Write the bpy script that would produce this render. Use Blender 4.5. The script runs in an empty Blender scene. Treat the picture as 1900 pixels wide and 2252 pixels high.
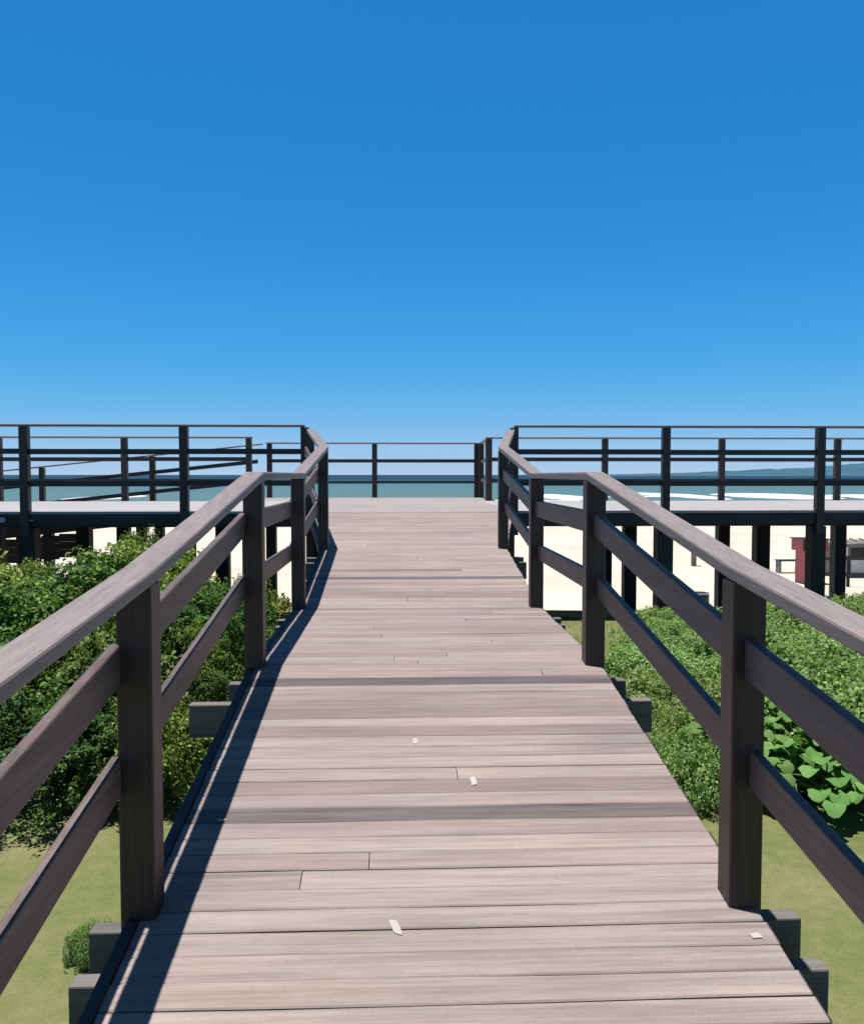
import bpy, bmesh, math, random
import numpy as np
from mathutils import Vector, noise

random.seed(7); RNG = np.random.default_rng(7)
C = bpy.context.scene.collection
SC = bpy.context.scene

# ------------------------------------------------------------------ camera
EYE = 1.8
cam_d = bpy.data.cameras.new('camera'); cam = bpy.data.objects.new('camera', cam_d); C.objects.link(cam)
cam_d.sensor_fit = 'HORIZONTAL'; cam_d.sensor_width = 36.0; cam_d.lens = 34.7
cam_d.clip_start = 0.05; cam_d.clip_end = 60000
cam.location = (0, 0, EYE)
cam.rotation_euler = (math.radians(90 - 2.56), 0, math.radians(-2.18))
SC.camera = cam

# ------------------------------------------------------------------ sky, sun, exposure
SUN_VEC = Vector((-0.086, 0.035, 1.0)).normalized()
w = bpy.data.worlds.new('World'); SC.world = w; w.use_nodes = True
nt = w.node_tree; nt.nodes.clear()
out = nt.nodes.new('ShaderNodeOutputWorld'); bg = nt.nodes.new('ShaderNodeBackground')
sky = nt.nodes.new('ShaderNodeTexSky'); sky.sky_type = 'NISHITA'; sky.sun_disc = False
sky.sun_elevation = math.asin(SUN_VEC.z); sky.sun_rotation = math.atan2(SUN_VEC.x, SUN_VEC.y)
sky.altitude = 3000; sky.air_density = 1.0; sky.dust_density = 0.0; sky.ozone_density = 10.0
# deepen the clear-day blue: saturation up, darker zenith, gentler rise to the horizon
sp = nt.nodes.new('ShaderNodeSeparateColor'); sp.mode = 'HSV'; cb = nt.nodes.new('ShaderNodeCombineColor'); cb.mode = 'HSV'
ms = nt.nodes.new('ShaderNodeMath'); ms.operation = 'MULTIPLY'; ms.inputs[1].default_value = 1.21
mn = nt.nodes.new('ShaderNodeMath'); mn.operation = 'MINIMUM'; mn.inputs[1].default_value = 0.965
mv = nt.nodes.new('ShaderNodeMath'); mv.operation = 'MULTIPLY'; mv.inputs[1].default_value = 0.1
vr = nt.nodes.new('ShaderNodeValToRGB'); el = vr.color_ramp.elements
for _ in range(4): el.new(0.5)
for k_, (po, va) in enumerate(((0.0, 0.0), (0.27, 0.045), (0.312, 0.385), (0.50, 0.50), (0.60, 0.53), (0.75, 0.555))):
    el[k_].position = po; el[k_].color = (va, va, va, 1)
m10 = nt.nodes.new('ShaderNodeMath'); m10.operation = 'MULTIPLY'; m10.inputs[1].default_value = 10.0
L_ = nt.links.new
L_(sky.outputs[0], sp.inputs[0])
mh = nt.nodes.new('ShaderNodeMath'); mh.operation = 'ADD'
def vmap(f0, f1, t0, t1):
    n_ = nt.nodes.new('ShaderNodeMapRange'); n_.inputs[1].default_value = f0; n_.inputs[2].default_value = f1
    n_.inputs[3].default_value = t0; n_.inputs[4].default_value = t1; L_(mv.outputs[0], n_.inputs[0]); return n_.outputs[0]
L_(vmap(0.45, 0.60, -0.011, -0.014), mh.inputs[1]); L_(vmap(0.26, 0.305, 0.62, 1.21), ms.inputs[1])
L_(sp.outputs[0], mh.inputs[0]); mx_h = nt.nodes.new('ShaderNodeMath'); mx_h.operation = 'MAXIMUM'; mx_h.inputs[1].default_value = 0.588
mx_s = nt.nodes.new('ShaderNodeMath'); mx_s.operation = 'MAXIMUM'
L_(mh.outputs[0], mx_h.inputs[0]); L_(mx_h.outputs[0], cb.inputs[0]); L_(sp.outputs[1], ms.inputs[0]); L_(ms.outputs[0], mx_s.inputs[0]); L_(vmap(0.60, 0.75, 0.30, 0.67), mx_s.inputs[1]); L_(mx_s.outputs[0], mn.inputs[0]); L_(mn.outputs[0], cb.inputs[1])
L_(sp.outputs[2], mv.inputs[0]); L_(mv.outputs[0], vr.inputs[0]); L_(vr.outputs[0], m10.inputs[0]); L_(m10.outputs[0], cb.inputs[2])
L_(cb.outputs[0], bg.inputs[0]); bg.inputs[1].default_value = 0.10
nt.links.new(bg.outputs[0], out.inputs[0])
sd = bpy.data.lights.new('sun', 'SUN'); sun = bpy.data.objects.new('sun', sd); C.objects.link(sun)
sd.energy = 5.0; sd.angle = math.radians(0.5); sd.color = (1.0, 0.95, 0.88)
sun.rotation_euler = (-SUN_VEC).to_track_quat('-Z', 'Y').to_euler(); sun.location = (0, 0, 30)
SC.view_settings.view_transform = 'Standard'; SC.view_settings.look = 'None'
SC.view_settings.gamma = 1.0; SC.view_settings.exposure = 0.6
SC.view_settings.use_curve_mapping = False

# ------------------------------------------------------------------ materials
def new_mat(name):
    m = bpy.data.materials.new(name); m.use_nodes = True
    n = m.node_tree; n.nodes.clear()
    o = n.nodes.new('ShaderNodeOutputMaterial'); p = n.nodes.new('ShaderNodeBsdfPrincipled')
    n.links.new(p.outputs[0], o.inputs[0])
    return m, n, p, o

def ramp(n, stops):
    r = n.nodes.new('ShaderNodeValToRGB'); e = r.color_ramp.elements
    while len(e) < len(stops): e.new(0.5)
    for k, (pos, col) in enumerate(stops):
        e[k].position = pos; e[k].color = (col[0], col[1], col[2], 1)
    return r

def tex_noise(n, vec, scale, detail=5, rough=0.55, sc=(1, 1, 1)):
    mp = n.nodes.new('ShaderNodeMapping'); mp.inputs['Scale'].default_value = sc
    n.links.new(vec, mp.inputs['Vector'])
    t = n.nodes.new('ShaderNodeTexNoise'); t.inputs['Scale'].default_value = scale
    t.inputs['Detail'].default_value = detail; t.inputs['Roughness'].default_value = rough
    n.links.new(mp.outputs[0], t.inputs['Vector'])
    return t

def math_n(n, op, a, b=None, c=None):
    m = n.nodes.new('ShaderNodeMath'); m.operation = op
    for i, v in enumerate((a, b, c)):
        if v is None: continue
        if isinstance(v, (int, float)): m.inputs[i].default_value = v
        else: n.links.new(v, m.inputs[i])
    return m.outputs[0]

def mix_c(n, fac, a, b, mode='MIX'):
    m = n.nodes.new('ShaderNodeMix'); m.data_type = 'RGBA'; m.blend_type = mode
    if isinstance(fac, (int, float)): m.inputs[0].default_value = fac
    else: n.links.new(fac, m.inputs[0])
    for i, v in ((6, a), (7, b)):
        if isinstance(v, tuple): m.inputs[i].default_value = (v[0], v[1], v[2], 1)
        else: n.links.new(v, m.inputs[i])
    return m.outputs[2]

def wood(name, dark, light, grain_axis, rough=0.6, island=0.0, bump=0.25, stain=0.35, spec=0.4, streak=None):
    """timber with grain along grain_axis (0 x, 1 y, 2 z)"""
    m, n, p, o = new_mat(name)
    tc = n.nodes.new('ShaderNodeTexCoord'); geo = n.nodes.new('ShaderNodeNewGeometry')
    off = n.nodes.new('ShaderNodeVectorMath'); off.operation = 'MULTIPLY_ADD'
    comb = n.nodes.new('ShaderNodeCombineXYZ')
    for i in range(3): n.links.new(geo.outputs['Random Per Island'], comb.inputs[i])
    n.links.new(comb.outputs[0], off.inputs[0]); off.inputs[1].default_value = (37, 53, 71)
    n.links.new(tc.outputs['Object'], off.inputs[2])
    s = [42, 42, 42]; s[grain_axis] = 1.6
    g = tex_noise(n, off.outputs[0], 1.0, 8, 0.65, tuple(s))
    s2 = [140, 140, 140]; s2[grain_axis] = 5
    g2 = tex_noise(n, off.outputs[0], 1.0, 4, 0.6, tuple(s2))
    s3 = [5, 5, 5]; s3[grain_axis] = 0.9
    st = tex_noise(n, off.outputs[0], 1.0, 4, 0.6, tuple(s3))
    f = math_n(n, 'MULTIPLY_ADD', g2.outputs[0], 0.45, math_n(n, 'MULTIPLY', g.outputs[0], 0.65))
    r = ramp(n, [(0.36, dark), (0.68, light)])
    n.links.new(f, r.inputs[0])
    sr = ramp(n, [(0.30, (1 - stain,) * 3), (0.55, (1, 1, 1)), (0.8, (1.08, 1.06, 1.04))])
    n.links.new(st.outputs[0], sr.inputs[0])
    col = mix_c(n, 1.0, r.outputs[0], sr.outputs[0], 'MULTIPLY')
    if island:
        k = island
        tr = ramp(n, [(0.0, (1 - k * 1.7, 1 - k * 2.0, 1 - k * 1.9)), (0.08, (1 - k * .8, 1 - k * 1.0, 1 - k * .95)), (0.3, (1, 1 - k * .25, 1 - k * .22)),
                      (0.55, (1 - k * .3, 1 - k * .18, 1 - k * .05)), (0.8, (1 + k * .2, 1 + k * .12, 1 + k * .1)), (1.0, (1 + k * .45, 1 + k * .42, 1 + k * .38))])
        n.links.new(geo.outputs['Random Per Island'], tr.inputs[0])
        col = mix_c(n, 1.0, col, tr.outputs[0], 'MULTIPLY')
    if streak:
        s4 = [26, 26, 26]; s4[grain_axis] = 0.55
        k1 = tex_noise(n, off.outputs[0], 1.0, 6, 0.62, tuple(s4))
        kr = ramp(n, [(0.53, (0, 0, 0)), (0.68, (1, 1, 1))]); n.links.new(k1.outputs[0], kr.inputs[0])
        k2 = tex_noise(n, tc.outputs['Object'], 0.9, 3); k2r = ramp(n, [(0.35, (0.12,) * 3), (0.65, (0.85,) * 3)]); n.links.new(k2.outputs[0], k2r.inputs[0])
        col = mix_c(n, math_n(n, 'MULTIPLY', kr.outputs[0], k2r.outputs[0]), col, streak)
        k3 = tex_noise(n, tc.outputs['Object'], 1.6, 5, 0.6, (0.6, 1.2, 1)); k3r = ramp(n, [(0.32, (0.84, 0.85, 0.86)), (0.6, (1.03, 1.0, 0.985))]); n.links.new(k3.outputs[0], k3r.inputs[0])
        col = mix_c(n, 1.0, col, k3r.outputs[0], 'MULTIPLY')
        k4 = tex_noise(n, tc.outputs['Object'], 160, 2, 0.5); k4r = ramp(n, [(0.30, (0.86,) * 3), (0.42, (1, 1, 1)), (0.72, (1.04,) * 3)]); n.links.new(k4.outputs[0], k4r.inputs[0])
        col = mix_c(n, 1.0, col, k4r.outputs[0], 'MULTIPLY')
    n.links.new(col, p.inputs['Base Color'])
    p.inputs['Roughness'].default_value = rough
    p.inputs['Specular IOR Level'].default_value = spec
    b = n.nodes.new('ShaderNodeBump'); b.inputs['Strength'].default_value = bump; b.inputs['Distance'].default_value = 0.004
    n.links.new(f, b.inputs['Height']); n.links.new(b.outputs[0], p.inputs['Normal'])
    return m

M = {}
M['deck'] = wood('deck_timber', (0.196, 0.158, 0.145), (0.302, 0.256, 0.240), 0, 0.66, island=0.19, bump=0.4, stain=0.20, streak=(0.115, 0.078, 0.072))
M['deck_mid'] = wood('half_sheen_deck_timber', (0.205, 0.176, 0.167), (0.312, 0.275, 0.263), 0, 0.6, island=0.10, bump=0.3, stain=0.15)  # paleness of the far boards at a grazing view, partly in the colour
M['deck_grey'] = wood('sheen_deck_timber', (0.26, 0.245, 0.245), (0.37, 0.355, 0.36), 0, 0.6, island=0.08, bump=0.3, stain=0.15)  # grazing sheen of the side decks put into a pale grey
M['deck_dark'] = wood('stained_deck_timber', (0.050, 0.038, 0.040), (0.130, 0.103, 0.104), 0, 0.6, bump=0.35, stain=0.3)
M['cap'] = wood('sunlit_cap_timber', (0.150, 0.120, 0.113), (0.245, 0.203, 0.192), 1, 0.5, bump=0.2, stain=0.18)  # same brown timber as the posts, sunlight on the caps put in as lighter colour
M['cap_x'] = wood('sunlit_cap_timber_across', (0.150, 0.120, 0.113), (0.245, 0.203, 0.192), 0, 0.5, bump=0.2, stain=0.18)
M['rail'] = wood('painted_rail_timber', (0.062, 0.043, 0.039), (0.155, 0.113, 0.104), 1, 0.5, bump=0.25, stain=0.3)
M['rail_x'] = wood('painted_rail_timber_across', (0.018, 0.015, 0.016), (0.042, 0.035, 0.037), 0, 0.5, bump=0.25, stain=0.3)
M['post'] = wood('painted_post_timber', (0.024, 0.015, 0.013), (0.050, 0.031, 0.027), 2, 0.45, bump=0.25, stain=0.3)
M['beam'] = wood('grey_beam_timber', (0.07, 0.064, 0.06), (0.155, 0.145, 0.136), 0, 0.7, bump=0.3, stain=0.3)
M['joist'] = wood('dark_joist_timber', (0.028, 0.024, 0.024), (0.062, 0.055, 0.055), 1, 0.7, bump=0.3)
M['fascia'] = wood('dark_fascia_timber', (0.014, 0.013, 0.015), (0.034, 0.031, 0.036), 0, 0.6, bump=0.3)
M['pile'] = wood('dark_pile_timber', (0.012, 0.011, 0.012), (0.03, 0.028, 0.03), 2, 0.7, bump=0.3)

def flat(name, col, rough=0.6, noise_amt=0.12, scale=9, metallic=0.0):
    m, n, p, o = new_mat(name)
    tc = n.nodes.new('ShaderNodeTexCoord')
    t = tex_noise(n, tc.outputs['Object'], scale, 6)
    r = ramp(n, [(0.25, tuple(c * (1 - noise_amt * 1.6) for c in col)), (0.7, tuple(min(1, c * (1 + noise_amt * .6)) for c in col))])
    n.links.new(t.outputs[0], r.inputs[0]); n.links.new(r.outputs[0], p.inputs['Base Color'])
    p.inputs['Roughness'].default_value = rough; p.inputs['Metallic'].default_value = metallic
    b = n.nodes.new('ShaderNodeBump'); b.inputs['Strength'].default_value = 0.15; b.inputs['Distance'].default_value = 0.01
    n.links.new(t.outputs[0], b.inputs['Height']); n.links.new(b.outputs[0], p.inputs['Normal'])
    return m
M['fleck'] = flat('pale_wear', (0.36, 0.33, 0.30), 0.7)
M['pale_paint'] = flat('pale_paint', (0.62, 0.58, 0.52), 0.7)
M['red'] = flat('faded_red_paint', (0.42, 0.07, 0.075), 0.55, 0.2, 4)
M['pink_paint'] = flat('faded_pink_lettering', (0.62, 0.33, 0.33), 0.6)
M['black'] = flat('black_plastic', (0.012, 0.012, 0.014), 0.45)
M['grey_wood'] = flat('weathered_grey_board', (0.22, 0.2, 0.18), 0.8, 0.3, 6)
M['white'] = flat('white_board', (0.7, 0.69, 0.66), 0.6)
M['screw'] = flat('dull_screw', (0.07, 0.06, 0.058), 0.5)
M['steel'] = flat('galvanised_steel', (0.42, 0.43, 0.45), 0.4, 0.15, 20, 0.7)
M['lens'] = flat('frosted_lens', (0.35, 0.37, 0.40), 0.25)

def leaf_mat(name, stops, trans=0.35, rough=0.58):
    m, n, p, o = new_mat(name)
    geo = n.nodes.new('ShaderNodeNewGeometry'); oi = n.nodes.new('ShaderNodeObjectInfo')
    tc = n.nodes.new('ShaderNodeTexCoord')
    t = tex_noise(n, tc.outputs['Object'], 3.5, 3)
    f = math_n(n, 'ADD', math_n(n, 'MULTIPLY', geo.outputs['Random Per Island'], 0.62), math_n(n, 'MULTIPLY_ADD', t.outputs[0], 0.8, -0.22))
    r = ramp(n, stops); n.links.new(f, r.inputs[0])
    hs = n.nodes.new('ShaderNodeHueSaturation')
    n.links.new(math_n(n, 'MULTIPLY_ADD', oi.outputs['Random'], 0.03, 0.485), hs.inputs['Hue'])
    n.links.new(math_n(n, 'MULTIPLY_ADD', oi.outputs['Random'], 0.35, 0.85), hs.inputs['Value'])
    n.links.new(r.outputs[0], hs.inputs['Color'])
    n.links.new(hs.outputs[0], p.inputs['Base Color']); p.inputs['Roughness'].default_value = rough; p.inputs['Specular IOR Level'].default_value = 0.22
    tr = n.nodes.new('ShaderNodeBsdfTranslucent'); mx = n.nodes.new('ShaderNodeMixShader')
    n.links.new(mix_c(n, 1.0, hs.outputs[0], (1.0, 1.15, 0.55), 'MULTIPLY'), tr.inputs[0]); mx.inputs[0].default_value = trans
    n.links.new(p.outputs[0], mx.inputs[1]); n.links.new(tr.outputs[0], mx.inputs[2])
    n.links.new(mx.outputs[0], o.inputs[0])
    return m
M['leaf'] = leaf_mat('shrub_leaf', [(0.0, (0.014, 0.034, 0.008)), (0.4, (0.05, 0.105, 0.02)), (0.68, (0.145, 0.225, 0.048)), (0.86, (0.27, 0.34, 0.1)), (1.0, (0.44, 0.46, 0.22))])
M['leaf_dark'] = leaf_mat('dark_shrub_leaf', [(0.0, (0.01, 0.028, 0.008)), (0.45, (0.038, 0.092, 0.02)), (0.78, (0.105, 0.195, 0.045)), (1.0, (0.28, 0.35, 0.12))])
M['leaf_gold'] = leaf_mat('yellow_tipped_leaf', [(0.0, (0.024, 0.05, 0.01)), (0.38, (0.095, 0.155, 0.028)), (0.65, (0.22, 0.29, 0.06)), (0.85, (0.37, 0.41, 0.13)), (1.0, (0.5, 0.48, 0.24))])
M['leaf_low'] = leaf_mat('creeper_leaf', [(0.0, (0.045, 0.1, 0.03)), (0.4, (0.15, 0.255, 0.078)), (0.72, (0.27, 0.385, 0.14)), (1.0, (0.46, 0.53, 0.27))])
M['leaf_big'] = leaf_mat('broad_leaf', [(0.0, (0.07, 0.17, 0.042)), (0.6, (0.125, 0.25, 0.065)), (1.0, (0.19, 0.33, 0.09))], 0.25, 0.7)
M['grass'] = leaf_mat('grass_blade', [(0.0, (0.06, 0.085, 0.016)), (0.4, (0.10, 0.125, 0.026)), (0.75, (0.14, 0.145, 0.035)), (1.0, (0.21, 0.18, 0.07))], 0.5, 0.7)
M['stem'] = flat('brown_stem', (0.09, 0.065, 0.04), 0.8, 0.3, 15)

def lawn_material():
    m, n, p, o = new_mat('lawn_soil')
    tc = n.nodes.new('ShaderNodeTexCoord')
    a = tex_noise(n, tc.outputs['Object'], 0.9, 5); b = tex_noise(n, tc.outputs['Object'], 14, 6); c = tex_noise(n, tc.outputs['Object'], 90, 3)
    r = ramp(n, [(0.34, (0.072, 0.098, 0.026)), (0.5, (0.108, 0.128, 0.038)), (0.68, (0.175, 0.16, 0.08))])
    f = math_n(n, 'MULTIPLY_ADD', b.outputs[0], 0.35, math_n(n, 'MULTIPLY', a.outputs[0], 0.65))
    n.links.new(f, r.inputs[0])
    r2 = ramp(n, [(0.3, (0.82, 0.83, 0.8)), (0.7, (1.1, 1.1, 1.08))]); n.links.new(c.outputs[0], r2.inputs[0])
    n.links.new(mix_c(n, 1.0, r.outputs[0], r2.outputs[0], 'MULTIPLY'), p.inputs['Base Color'])
    p.inputs['Roughness'].default_value = 0.95
    bu = n.nodes.new('ShaderNodeBump'); bu.inputs['Strength'].default_value = 0.4; bu.inputs['Distance'].default_value = 0.012
    n.links.new(c.outputs[0], bu.inputs['Height']); n.links.new(bu.outputs[0], p.inputs['Normal'])
    return m
def sand_material():
    m, n, p, o = new_mat('beach_sand')
    tc = n.nodes.new('ShaderNodeTexCoord')
    a = tex_noise(n, tc.outputs['Object'], 0.25, 6); b = tex_noise(n, tc.outputs['Object'], 5, 6)
    r = ramp(n, [(0.3, (0.41, 0.375, 0.315)), (0.7, (0.52, 0.48, 0.41))]); n.links.new(a.outputs[0], r.inputs[0])
    r2 = ramp(n, [(0.3, (0.9, 0.9, 0.9)), (0.7, (1.05, 1.05, 1.05))]); n.links.new(b.outputs[0], r2.inputs[0])
    n.links.new(mix_c(n, 1.0, r.outputs[0], r2.outputs[0], 'MULTIPLY'), p.inputs['Base Color'])
    p.inputs['Roughness'].default_value = 0.9
    bu = n.nodes.new('ShaderNodeBump'); bu.inputs['Strength'].default_value = 0.5; bu.inputs['Distance'].default_value = 0.05
    n.links.new(b.outputs[0], bu.inputs['Height']); n.links.new(bu.outputs[0], p.inputs['Normal'])
    return m
def sea_material():
    m, n, p, o = new_mat('sea_water')
    tc = n.nodes.new('ShaderNodeTexCoord')
    sep = n.nodes.new('ShaderNodeSeparateXYZ'); n.links.new(tc.outputs['Object'], sep.inputs[0])
    f = math_n(n, 'DIVIDE', sep.outputs[1], 900.0)
    t = tex_noise(n, tc.outputs['Object'], 0.02, 5, 0.6, (0.3, 1, 1))
    f2 = math_n(n, 'ADD', f, math_n(n, 'MULTIPLY_ADD', t.outputs[0], 0.25, -0.125))
    r = ramp(n, [(0.14, (0.072, 0.135, 0.138)), (0.45, (0.05, 0.118, 0.13)), (0.62, (0.008, 0.034, 0.044)), (1.0, (0.006, 0.022, 0.034))])
    n.links.new(f2, r.inputs[0]); n.links.new(r.outputs[0], p.inputs['Base Color'])
    p.inputs['Roughness'].default_value = 0.45; p.inputs['Specular IOR Level'].default_value = 0.2
    wv = tex_noise(n, tc.outputs['Object'], 0.6, 6, 0.6, (0.4, 1, 1))
    bu = n.nodes.new('ShaderNodeBump'); bu.inputs['Strength'].default_value = 1.0; bu.inputs['Distance'].default_value = 0.6
    n.links.new(wv.outputs[0], bu.inputs['Height']); n.links.new(bu.outputs[0], p.inputs['Normal'])
    return m
M['lawn'] = lawn_material(); M['sand'] = sand_material(); M['sea'] = sea_material()
M['pale_sand'] = flat('pale_dry_sand', (0.52, 0.51, 0.50), 0.9, 0.06, 0.3)
M['foam'] = flat('sea_foam', (0.75, 0.77, 0.77), 0.7, 0.1, 0.4)
M['hill'] = flat('haze_blue_hill', (0.017, 0.08, 0.135), 0.95, 0.3, 0.004)  # blue of the distant air put into the scrub's colour

# ------------------------------------------------------------------ mesh helpers
class MB:
    def __init__(s): s.v = []; s.f = []; s.mi = []
    def face_block(s, pts, faces, mi=0):
        b = len(s.v); s.v += [tuple(p) for p in pts]
        s.f += [tuple(b + i for i in f) for f in faces]; s.mi += [mi] * len(faces)
    def box(s, x0, x1, y0, y1, z0, z1, mi=0):
        pts = [(x0, y0, z0), (x1, y0, z0), (x1, y1, z0), (x0, y1, z0), (x0, y0, z1), (x1, y0, z1), (x1, y1, z1), (x0, y1, z1)]
        s.face_block(pts, [(0, 3, 2, 1), (4, 5, 6, 7), (0, 1, 5, 4), (1, 2, 6, 5), (2, 3, 7, 6), (3, 0, 4, 7)], mi)
    def beam(s, a, b, wd, h, mi=0):
        """bar from a to b (centres), vertical cross-sections"""
        a = Vector(a); b = Vector(b); d = b - a; d.z = 0
        L = Vector((d.y, -d.x, 0)).normalized() * (wd / 2); U = Vector((0, 0, h / 2))
        pts = [a - L - U, a + L - U, a + L + U, a - L + U, b - L - U, b + L - U, b + L + U, b - L + U]
        s.face_block(pts, [(0, 1, 2, 3), (7, 6, 5, 4), (1, 0, 4, 5), (2, 1, 5, 6), (3, 2, 6, 7), (0, 3, 7, 4)], mi)
    def sweep(s, pts, wd, h, mi=0):
        """mitred flat plank along a polyline of centres"""
        P = [Vector(p) for p in pts]; rings = []
        for i, p in enumerate(P):
            d0 = (P[i] - P[i - 1]) if i else (P[1] - P[0]); d1 = (P[i + 1] - P[i]) if i < len(P) - 1 else d0
            d0 = Vector((d0.x, d0.y, 0)).normalized(); d1 = Vector((d1.x, d1.y, 0)).normalized()
            t = (d0 + d1).normalized(); k = 1 / max(0.4, t.dot(d0))
            L = Vector((t.y, -t.x, 0)) * (wd / 2 * k); U = Vector((0, 0, h / 2))
            rings.append([p - L - U, p + L - U, p + L + U, p - L + U])
        n = len(P); v = [q for r in rings for q in r]; f = [(0, 1, 2, 3), (4 * n - 1, 4 * n - 2, 4 * n - 3, 4 * n - 4)]
        for i in range(n - 1):
            for j in range(4):
                k = (j + 1) % 4
                f.append((4 * i + k, 4 * i + j, 4 * i + 4 + j, 4 * i + 4 + k))
        s.face_block(v, f, mi)
    def tube(s, pts, radii, n=8, mi=0):
        P = [Vector(p) for p in pts]; v = []; f = []
        for i, p in enumerate(P):
            d = (P[min(i + 1, len(P) - 1)] - P[max(i - 1, 0)]).normalized()
            a = d.orthogonal().normalized(); c = d.cross(a)
            for k in range(n):
                t = 2 * math.pi * k / n
                v.append(p + (a * math.cos(t) + c * math.sin(t)) * radii[i])
        for i in range(len(P) - 1):
            for k in range(n):
                k2 = (k + 1) % n
                f.append((i * n + k, i * n + k2, (i + 1) * n + k2, (i + 1) * n + k))
        f.append(tuple(range(n - 1, -1, -1))); f.append(tuple((len(P) - 1) * n + k for k in range(n)))
        s.face_block(v, f, mi)
    def prism(s, outline, y0, y1, mi=0):
        """outline in x,z extruded along y"""
        n = len(outline); v = [(x, y0, z) for x, z in outline] + [(x, y1, z) for x, z in outline]
        f = [tuple(range(n)), tuple(range(2 * n - 1, n - 1, -1))] + [((i + 1) % n, i, n + i, n + (i + 1) % n) for i in range(n)]
        s.face_block(v, f, mi)
    def build(s, name, mats, parent=None, bevel=0.0, origin=None, segs=2, smooth=False):
        mats = mats if isinstance(mats, (list, tuple)) else [mats]
        o0 = Vector(origin) if origin is not None else (wloc(parent) if parent else Vector((0, 0, 0)))
        me = bpy.data.meshes.new(name)
        me.from_pydata([(v[0] - o0.x, v[1] - o0.y, v[2] - o0.z) for v in s.v], [], s.f)
        for m in mats: me.materials.append(m)
        me.polygons.foreach_set('material_index', s.mi)
        bm = bmesh.new(); bm.from_mesh(me)
        bmesh.ops.recalc_face_normals(bm, faces=bm.faces)
        if bevel:
            ed = [e for e in bm.edges if e.is_manifold and e.calc_face_angle(0) > 0.35]
            bmesh.ops.bevel(bm, geom=ed, offset=bevel, segments=segs, affect='EDGES', profile=0.5, clamp_overlap=True)
        bm.to_mesh(me); bm.free()
        if smooth: me.polygons.foreach_set('use_smooth', [True] * len(me.polygons))
        o = bpy.data.objects.new(name, me); C.objects.link(o)
        if parent: o.parent = parent
        elif origin is not None: o.location = origin
        return o

def wloc(o):
    v = Vector((0, 0, 0))
    while o: v += o.location; o = o.parent
    return v

def fast_mesh(name, verts, k, mats, parent=None, mat_index=None, smooth=False):
    """verts (N*k,3) array, each k verts one face"""
    n = len(verts) // k; me = bpy.data.meshes.new(name)
    me.vertices.add(n * k); me.vertices.foreach_set('co', np.asarray(verts, dtype=np.float32).ravel())
    me.loops.add(n * k); me.loops.foreach_set('vertex_index', np.arange(n * k, dtype=np.int32))
    me.polygons.add(n); me.polygons.foreach_set('loop_start', np.arange(0, n * k, k, dtype=np.int32))
    me.update(calc_edges=True)
    for m in (mats if isinstance(mats, (list, tuple)) else [mats]): me.materials.append(m)
    o = bpy.data.objects.new(name, me); C.objects.link(o)
    if parent: o.parent = parent
    return o

def tag(o, label=None, cat=None, group=None, kind=None):
    if label: o['label'] = label
    if cat: o['category'] = cat
    if group: o['group'] = group
    if kind: o['kind'] = kind
    return o
def thing(name, loc, label, cat, group=None, rz=0.0):
    o = bpy.data.objects.new(name, None); C.objects.link(o); o.location = loc; o.rotation_euler.z = rz
    o.empty_display_size = 0.2
    return tag(o, label, cat, group)
def copy_tree(o, parent=None):
    c = o.copy(); C.objects.link(c)
    if parent: c.parent = parent
    for ch in list(o.children): copy_tree(ch, c)
    return c

def cap_to_world(lat, d):           # camera-lateral metres, depth -> world x, y
    a = math.radians(2.18)
    return lat * math.cos(a) + d * math.sin(a), d * math.cos(a) - lat * math.sin(a)

# ------------------------------------------------------------------ ground, beach, sea, hills
def grid_obj(name, xs, ys, zf, mat, smooth=True):
    v = []; f = []
    for y in ys:
        for x in xs: v.append((x, y, zf(x, y)))
    nx = len(xs)
    for j in range(len(ys) - 1):
        for i in range(nx - 1):
            a = j * nx + i; f.append((a, a + 1, a + nx + 1, a + nx))
    me = bpy.data.meshes.new(name); me.from_pydata(v, [], f); me.materials.append(mat)
    if smooth: me.polygons.foreach_set('use_smooth', [True] * len(f))
    o = bpy.data.objects.new(name, me); C.objects.link(o); tag(o, kind='structure'); return o

SEA_Z = -1.9
def edge_y(x): return 10.95 + 0.12 * noise.noise((x * 0.6, 3.3, 0)) + 0.002 * x
def lawn_z(x, y):
    z = 0.025 * noise.noise((x * 0.7, y * 0.7, 0))
    if y < -0.5: z -= 0.08 * min(1, (-0.5 - y))
    e = y - edge_y(x)
    if e > 0: z -= min(1.0, e / 1.2) ** 1.2 * 1.75
    return z
def beach_z(x, y):
    den = 100 + 0.06 * max(-600.0, min(x, 900.0))
    z = -1.4 - 0.5 * (y - 13) / max(40, den)
    if y < 120: z += 0.03 * noise.noise((x * 0.3, y * 0.3, 5)) * min(1, 20 / max(y, 1))
    return max(z, -6)
xs = [-40, -30, -22, -16, -12] + [round(-10 + 0.25 * i, 3) for i in range(81)] + [12, 16, 22, 30, 40]
ys = [-60, -30, -14, -8, -4, -2] + [round(-1 + 0.25 * i, 3) for i in range(46)] + [10.5 + 0.1 * i for i in range(20)]
grid_obj('lawn', xs, ys, lawn_z, M['lawn'])
bx = [-20000, -3000, -800, -300, -120, -60, -30] + [-20 + i for i in range(41)] + [30, 40, 55, 75, 100, 140, 200, 300, 500, 900, 3000, 20000]
by = [8] + [11 + 0.75 * i for i in range(40)] + [42 + 4 * i for i in range(40)] + [210, 240, 300, 400, 600, 1000]
grid_obj('beach', bx, by, lambda x, y: beach_z(x, y) if y > 10 else -2.5, M['sand'])
sx = [-30000, -8000, -2000, -500, -200, 0, 200, 500, 2000, 8000, 30000]
sy = [60, 150, 300, 600, 1200, 3000, 8000, 40000]
grid_obj('sea', sx, sy, lambda x, y: SEA_Z, M['sea'])

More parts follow.
